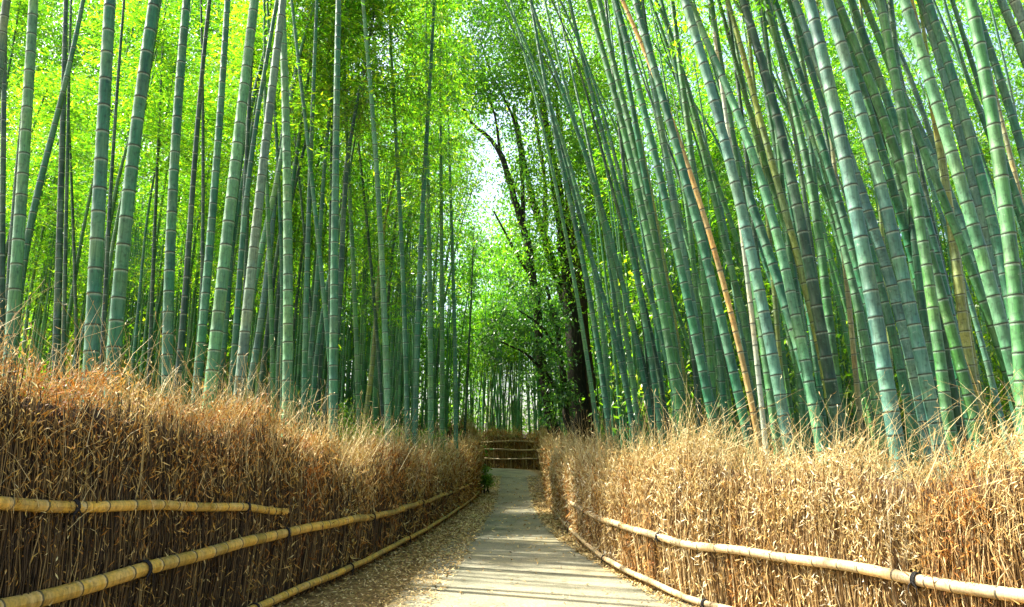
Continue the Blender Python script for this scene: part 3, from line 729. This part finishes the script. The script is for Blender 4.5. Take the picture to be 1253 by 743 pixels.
# many more culms standing deeper in the groves: shared archetypes
ARCH = []
for k in range(8):
    Ht = 14.; z = np.linspace(0, Ht, 30); bend = .35 + .25 * (k % 4)
    x = bend * (z / Ht) ** 2.2 * 1.6 + .05 * np.sin(z * .8 + k); y = .06 * np.sin(z * .5 + k * 2)
    zz = z - .35 * bend * np.maximum(0, (z / Ht) - .75) * 4
    P = np.stack([x, y, zz], 1); P -= P[0]
    ARCH.append((P, culm_mesh(P, .062, 8, spacing=.30, taper=.78).mesh('culm', [M['culm']])))
DEEPER = []
def grove(n, xr, Dr, sgn, power=1.):
    made = 0; tries = 0
    while made < n and tries < n * 60:
        tries += 1
        D = Dr[0] + (Dr[1] - Dr[0]) * random.random() ** power; x = random.uniform(*xr)
        X = (x - W / 2) / F * D
        if sgn < 0 and X > fx(LEFT, D) - (1.1 if D < 30 else .9): continue
        if sgn > 0 and X < fx(RIGHT, D) + 1.1: continue
        if sgn > 0 and x < 1000 and D < 11.5: continue
        if sgn > 0 and 24 < D < 34 and X < 4.2: continue           # room for the broadleaf trees
        if any((X - a) ** 2 + (D - b) ** 2 < .35 ** 2 for a, b in DEEPER): continue
        DEEPER.append((X, D)); made += 1
        k = random.choice([0, 1, 4, 5]) if sgn < 0 and D < 24 else random.randrange(8); P, me = ARCH[k]
        lean = random.gauss(0., .022) if sgn < 0 else random.gauss(.09 if D < 17 else .04, .03); sc = random.uniform(.78, 1.08)
        root = empty('bamboo_plant', (X, D, float(gz(D)) - .05))
        c = bpy.data.objects.new('culm', me.copy()); col.objects.link(c); c.parent = root
        rz = random.gauss(0, .5) + (math.pi if sgn > 0 else 0)   # arch towards the path
        q = Quaternion((0, 1, 0), lean * -sgn) @ Quaternion((1, 0, 0), random.gauss(0, .03)) @ Quaternion((0, 0, 1), rz)
        c.rotation_mode = 'QUATERNION'; c.rotation_quaternion = q
        th = random.uniform(.75, 1.15) if D > 14 else random.uniform(.95, 1.3); c.scale = (th, th, sc)
        colr = random.choice([TEAL, TEAL, GREEN, GREEN, DEEP, LIGHT, BLUE, DEEP, GREEN, YELL if random.random() < .4 else TEAL])
        c.color = jitter(colr, .15)
        PW = np.array([np.array(q @ Vector((p[0] * th, p[1] * th, p[2] * sc))) for p in P]) + np.array(root.location)
        z0 = random.uniform(5.4, 7.4)
        if D < 21 and x >= 740: z0 = min(EYE + .66 * D + .6, 11.5)
        elif D < 17 and x < 380: z0 = random.uniform(7.2, 8.6)
        elif 395 < x < 600 and D > 15: z0 = random.uniform(4.4, 6.2)
        ok = True
        cx, cyy = px_of(PW[22]);
        for (gx, gy, grx, gry) in GAPS:
            for ii in range(14, 30, 3):
                a, b = px_of(PW[ii]); rp = 1.1 * F / D
                if abs(a - gx) < grx + rp * .6 and abs(b - gy) < gry + rp * .6: ok = False
        if ok: crown_for(root, PW, z0, random.uniform(1.0, 1.35))
        PLACES.append([root, [(x, 400)], .12 * F / D, colr, sgn < 0, 'deep'])
grove(124, (-60, 590), (12, 40), -1, 1.1)
grove(62, (725, 1330), (8.5, 17), +1, 1.)
grove(60, (715, 1330), (16, 38), +1, 1.1)
# culms behind the fence that closes the view
for i in range(38):
    D = random.uniform(46.5, 62); x = random.uniform(560, 735); X = (x - W / 2) / F * D
    if D < 47 + (0 if X > -2 else 4): D += 4
    P, me = ARCH[random.randrange(8)]; root = empty('bamboo_plant', (X, D, .85)); c = bpy.data.objects.new('culm', me.copy()); col.objects.link(c)
    c.parent = root; th = random.uniform(.8, 1.3); c.scale = (th, th, random.uniform(.7, .85)); c.rotation_euler = (0, random.gauss(0, .04), random.uniform(0, 6.28))
    colr = random.choice([LIGHT, GREEN, TEAL, YELL]); c.color = jitter(colr, .15)
    PW = P * np.array([1, 1, .78]) + np.array(root.location)
    crown_for(root, PW, 6.2, 1.3)
    PLACES.append([root, [(x, 450)], 3, colr, None, 'end'])

# labels
def frac(v): 
    names = ['at the photo\'s left edge', 'near the left edge', 'in the left quarter', 'a quarter of the way across', 'left of the middle', 'just left of the middle', 'beside the path gap', 'just right of the middle', 'right of the middle', 'three quarters of the way across', 'in the right quarter', 'near the right edge']
    return names[int(min(11, max(0, v / W * 12)))]
used = {}
tr = [p for p in PLACES if p[5] not in ('deep', 'end')]
ordl = sorted(tr, key=lambda p: np.interp(300, [q[1] for q in p[1]], [q[0] for q in p[1]]))
for i, p in enumerate(ordl):
    root, pts, w_, colr, isl, lab = p
    xm = np.interp(300, [q[1] for q in pts], [q[0] for q in pts])
    size = 'thick' if w_ >= 14 else 'medium' if w_ >= 9 else 'slender'
    top = pts[0][0] - pts[-1][0]; a = abs(top) / max(60, (pts[-1][1] - pts[0][1]))
    lean = 'upright' if a < .05 else ('slightly ' if a < .14 else 'strongly ' if a > .26 else '') + ('right' if top > 0 else 'left') + ' leaning'
    lab = f"{size} {CN[colr]} {lean} bamboo behind {'left' if isl else 'right'} fence, {round(xm / W * 100)} percent across the photo"
    if colr is ORANGE: lab = 'broken orange brown dead bamboo leaning left among green culms of the right grove'
    if colr is WHITE: lab = 'whitish dead bamboo culm beside the foot of the orange brown one in the right grove'
    if lab in used: lab = lab.replace(' bamboo behind', ' bamboo deeper behind')
    used[lab] = 1
    tag(root, lab, 'bamboo', 'large bamboo culms behind the left fence' if isl else 'large bamboo culms behind the right fence')
for root, pts, w_, colr, isl, lab in [p for p in PLACES if p[5] == 'deep']:
    place_ = frac(pts[0][0])
    tag(root, f"slender {CN[colr]} bamboo deep in the {'left' if isl else 'right'} grove, {place_}", 'bamboo', 'slender bamboo deep in the left grove' if isl else 'slender bamboo deep in the right grove')
for root, pts, w_, colr, isl, lab in [p for p in PLACES if p[5] == 'end']:
    tag(root, f"distant {CN[colr]} bamboo behind the dark fence at the end of the path", 'bamboo', 'distant bamboo at the end of the path')

# ------------------------------------------------------------------ the rest of the grove as one mass
mb = MB(); n = 2400
for i in range(n):
    D = random.uniform(33, 70); x = random.uniform(-120, 1380); X = (x - W / 2) / F * D
    if D < 44 and (fx(LEFT, min(D, 30)) - 3 < X < 4): continue
    if D < 46 and -12 < X < 5: continue
    h = random.uniform(9, 13); lx_ = random.gauss(0, .5); z = np.linspace(0, h, 6)
    tube(mb, np.stack([X + lx_ * (z / h) ** 1.5, D + 0 * z, z + .85], 1), np.linspace(.065, .03, 6), 5, 0, z / .3, cap=False)
for i in range(1500):
    D = random.uniform(21, 38); x = random.uniform(-60, 1320); X = (x - W / 2) / F * D
    if fx(LEFT, min(D, 30)) - 1.2 < X < max(fx(RIGHT, D) + 1.2, 4.0 if D > 22 else 0): continue
    h = random.uniform(8, 12); lx_ = random.gauss(.15 if X < 0 else -.5, .3); z = np.linspace(0, h, 6)
    tube(mb, np.stack([X + lx_ * (z / h) ** 1.5, D + 0 * z, z + float(gz(D)) - .05], 1), np.linspace(.05, .02, 6) * random.uniform(.7, 1.15), 6, 0, z / .3, cap=False)
far = mb.build('bamboo_thicket', M['culm']); far.color = (.05, .19, .07, 1)
tag(far, 'dense mass of far bamboo culms closing the back of the grove', 'bamboo grove', kind='stuff')

def canopy(name, boxes, mat, label):
    mb = MB()
    for (x0, x1, y0, y1, D0, D1, n, sz) in boxes:
        nc = max(1, n // 45); cx = rng.uniform(x0, x1, nc); cyy = rng.uniform(y0, y1, nc); cd = rng.uniform(D0, D1, nc)
        C0 = np.array([at(a, b, c) for a, b, c in zip(cx, cyy, cd)])
        ii = rng.integers(0, nc, n); P = C0[ii] + rng.normal(0, .55, (n, 3)) * np.array([1, 1, .7])
        keep = P[:, 2] > 1.5; P = P[keep]; m_ = len(P)
        d = rng.normal(0, .6, (m_, 3)) + (0, 0, -.3)
        leaves(mb, P, d, sz * (.7 + .6 * rng.random(m_)), sz * .36 * (.7 + .6 * rng.random(m_)), 0, .1, np.array([[0, 0, 1.]]) + rng.normal(0, .7, (m_, 3)))
    return tag(mb.build(name, mat), label, 'foliage', kind='stuff')
canopy('understory', [(-80, 575, 400, 560, 36, 56, 52000, .28), (700, 1330, 400, 560, 36, 56, 52000, .28), (560, 735, 440, 545, 58, 70, 9000, .3)], M['leaf_under'], 'dark green undergrowth between the far culms')
canopy('low_foliage', [(760, 1330, 330, 500, 20, 30, 26000, .2), (-60, 400, 330, 480, 24, 32, 14000, .22)], M['leaf_far'], 'bright yellow green low foliage showing between the stems')
canopy('distant_foliage', [(-80, 300, -60, 440, 34, 50, 110000, .26), (-80, 400, -60, 160, 34, 46, 50000, .28), (300, 575, 120, 440, 36, 52, 60000, .26), (700, 1330, -60, 470, 32, 48, 170000, .27),
                           (560, 720, 300, 440, 50, 66, 16000, .34)], M['leaf_far'], 'sunlit yellow green bamboo foliage filling the back of the grove')

# ------------------------------------------------------------------ broadleaf trees
def limb(mb, pts, D, dy=0., n=9):
    P = np.array([at(x, y, D + dy * i / max(1, len(pts) - 1)) for i, (x, y, w_) in enumerate(pts)]); r = np.array([w_ * D / F / 2 for *_, w_ in pts])
    q = catmull(np.hstack([P, r[:, None]]).tolist(), .4) if False else None
    t = np.arange(len(P)); tt_ = np.linspace(0, len(P) - 1, len(P) * 4)
    Q = np.stack([np.interp(tt_, t, P[:, k]) for k in range(3)], 1)
    ker = np.array([.25, .5, .25])
    for _ in range(2):
        Q[1:-1] = (Q[:-2] + 2 * Q[1:-1] + Q[2:]) / 4
    rr = np.interp(tt_, t, r) * (1 + .08 * np.sin(tt_ * 5))
    wob = rng.normal(0, .015, Q.shape) * (rr[:, None] / .1); wob[0] = 0
    tube(mb, Q + wob, rr, n, cap=True)
    return Q
def clusters(mb, spots, D0, D1, per, lsz, rad, wr=.45):
    for (x, y) in spots:
        c = at(x, y, random.uniform(D0, D1)); n = int(per * random.uniform(.6, 1.3))
        P = c + rng.normal(0, rad, (n, 3)) * np.array([1, 1, .6]); d = rng.normal(0, .7, (n, 3)) + (0, 0, -.25)
        leaves(mb, P, d, lsz * (.7 + .6 * rng.random(n)), lsz * wr * (.7 + .6 * rng.random(n)), 0, .12, np.array([[0, 0, 1.]]) + rng.normal(0, .5, (n, 3)))
def inz(pts, gaps):
    return [(x, y) for x, y in pts if not any(((x - a) / rx) ** 2 + ((y - b) / ry) ** 2 < 1 for a, b, rx, ry in gaps)]
SKY = [(590, 190, 26, 42), (608, 255, 14, 46), (560, 130, 14, 30), (470, 25, 24, 16), (505, 40, 32, 14), (540, 30, 16, 22), (622, 118, 8, 26), (610, 60, 7, 40), (480, 75, 34, 14)]
def boxspots(x0, x1, y0, y1, n): return [(random.uniform(x0, x1), random.uniform(y0, y1)) for _ in range(n)]
DA = 30.
root = empty('broadleaf_tree', at(712, 560, DA) * [1, 1, 0] + [0, 0, gz(DA)]); off = -np.array(root.location)
g0 = root.location
def shift(mb):
    for v in mb.v: v += off.astype(np.float32)
mb = MB(); limb(mb, [(716, 600, 32), (712, 560, 28), (707, 480, 24), (702, 400, 22), (694, 320, 18), (685, 250, 16), (672, 180, 10), (660, 100, 6)], DA)
shift(mb); mb.build('trunk', M['bark'], root)
for pts in ([(702, 400, 16), (682, 340, 12), (666, 290, 10), (650, 240, 8), (640, 190, 6), (628, 130, 4)],
            [(726, 590, 16), (725, 520, 16), (719, 450, 14), (708, 350, 15), (700, 270, 12), (690, 190, 8), (680, 120, 5)],
            [(666, 290, 7), (668, 220, 5), (655, 150, 4), (650, 90, 3)], [(694, 320, 8), (720, 260, 5), (735, 190, 3)],
            [(650, 240, 5), (640, 250, 4), (618, 200, 3)]):
    mb = MB(); limb(mb, pts, DA + .25, random.uniform(-1, 1)); shift(mb); mb.build('limb', M['bark_red'] if pts[0][0] in (726, 666) else M['bark'], root)
mb = MB()
sp_ = boxspots(600, 760, -60, 120, 130) + boxspots(630, 760, 110, 260, 80) + boxspots(640, 740, 250, 360, 26)
clusters(mb, inz(sp_, SKY), DA - 3, DA + 3, 190, .17, .55); shift(mb); mb.build('crown', M['leaf_tree'], root)
tag(root, 'big broadleaf tree with the thickest dark trunk, behind the far right fence', 'tree')
DB = 27.
root = empty('broadleaf_tree', at(692, 570, DB) * [1, 1, 0] + [0, 0, gz(DB)]); off = -np.array(root.location)
mb = MB(); limb(mb, [(699, 600, 18), (690, 556, 16), (672, 505, 14), (662, 440, 12), (657, 370, 11), (650, 320, 10), (640, 275, 9), (624, 225, 8), (612, 185, 7), (598, 168, 5), (575, 150, 4), (556, 110, 3.5), (528, 84, 3), (508, 48, 2.5), (498, 10, 2)], DB)
shift(mb); mb.build('trunk', M['bark'], root)
for pts in ([(657, 350, 6), (636, 318, 4), (618, 285, 3), (604, 258, 2)], [(640, 275, 6), (640, 225, 5), (636, 185, 4), (628, 140, 3), (600, 90, 2.5), (585, 40, 2)],
            [(612, 185, 4), (606, 140, 3), (590, 100, 2.5), (560, 60, 2)], [(556, 110, 3), (535, 84, 2.5), (515, 82, 2), (490, 60, 2)]):
    mb = MB(); limb(mb, pts, DB + .1, random.uniform(-.8, .8)); shift(mb); mb.build('limb', M['bark'], root)
mb = MB()
sp_ = boxspots(490, 640, -60, 130, 210) + boxspots(440, 520, -60, 60, 22) + boxspots(520, 590, 80, 165, 16) + boxspots(605, 670, 150, 330, 36)
clusters(mb, inz(sp_, SKY), DB - 2, DB + 3, 150, .16, .5); shift(mb); mb.build('crown', M['leaf_tree'], root)
tag(root, 'slender dark tree whose bent trunk reaches over the path under the sky gap', 'tree')
DC = 26.
root = empty('evergreen_tree', at(704, 570, DC) * [1, 1, 0] + [0, 0, gz(DC)]); off = -np.array(root.location)
mb = MB(); limb(mb, [(708, 610, 11), (704, 556, 10), (692, 500, 9), (687, 440, 7), (680, 390, 6), (668, 350, 4)], DC); shift(mb); mb.build('trunk', M['bark'], root)
for pts in ([(692, 500, 5), (668, 455, 4), (640, 430, 3), (612, 418, 2)], [(687, 440, 4), (665, 400, 3), (635, 380, 2)]):
    mb = MB(); limb(mb, pts, DC, -.6); shift(mb); mb.build('limb', M['bark'], root)
mb = MB()
ev = boxspots(612, 690, 340, 400, 24) + boxspots(596, 640, 385, 435, 14) + boxspots(640, 692, 400, 490, 22) + boxspots(590, 612, 420, 450, 4) + boxspots(670, 706, 470, 520, 8)
clusters(mb, ev, DC - 1.3, DC + 1., 80, .15, .23, .5); shift(mb); mb.build('crown', M['leaf_dark'], root)
tag(root, 'small dark glossy leaved evergreen hanging over the right fence at the path end', 'tree')

# bright shrubs and young trees beyond the bend, and low green plants behind the fences
def shrub(name, label, spots, D0, D1, per, lsz, rad, mat, cat='shrub', grp=None):
    c = at(*spots[0], (D0 + D1) / 2); r = empty(name, (c[0], c[1], float(gz(c[1])))); off_ = -np.array(r.location)
    mb = MB(); clusters(mb, spots, D0, D1, per, lsz, rad)
    P = [at(x, y, (D0 + D1) / 2) for x, y in spots]
    mb2 = MB()
    for p in P[:14]:
        b = np.array(r.location) + rng.normal(0, .12, 3) * [1, 1, 0]; tube(mb2, [b, (b + p) / 2 + rng.normal(0, .08, 3), p], [.02, .014, .006], 5)
    for m_ in (mb, mb2):
        for v in m_.v: v += off_.astype(np.float32)
    mb.build('foliage', mat, r); mb2.build('stem', M['bark'], r)
    tag(r, label, cat, grp)
shrub('young_tree', 'bright yellow green young tree in the gap between the groves beyond the path end', boxspots(585, 660, 290, 400, 60) + boxspots(575, 625, 250, 320, 14), 50, 58, 150, .24, .9, M['leaf_far'], 'tree')
shrub('low_shrub', 'low yellow green bush behind the left fence beneath the culms near its middle', boxspots(448, 478, 530, 552, 12), 14, 15, 110, .09, .2, M['fern'], 'shrub', 'bushes behind the left fence')
shrub('low_shrub', 'small yellow green bush between slim culms behind the far half of the left fence', boxspots(505, 525, 535, 556, 8), 17, 18, 90, .09, .2, M['fern'], 'shrub', 'bushes behind the left fence')
shrub('low_shrub', 'green bush between culms behind the left fence above its upper rail end', boxspots(405, 440, 500, 545, 12), 15, 17, 100, .10, .22, M['fern'], 'shrub', 'bushes behind the left fence')
shrub('weed', 'bright green weed at the foot of the far end of the left fence', boxspots(590, 598, 572, 592, 7), 29, 29.6, 110, .13, .12, M['fern'], 'weed')

o = len([p for p in PLACES]); print('BAMBOO', o)
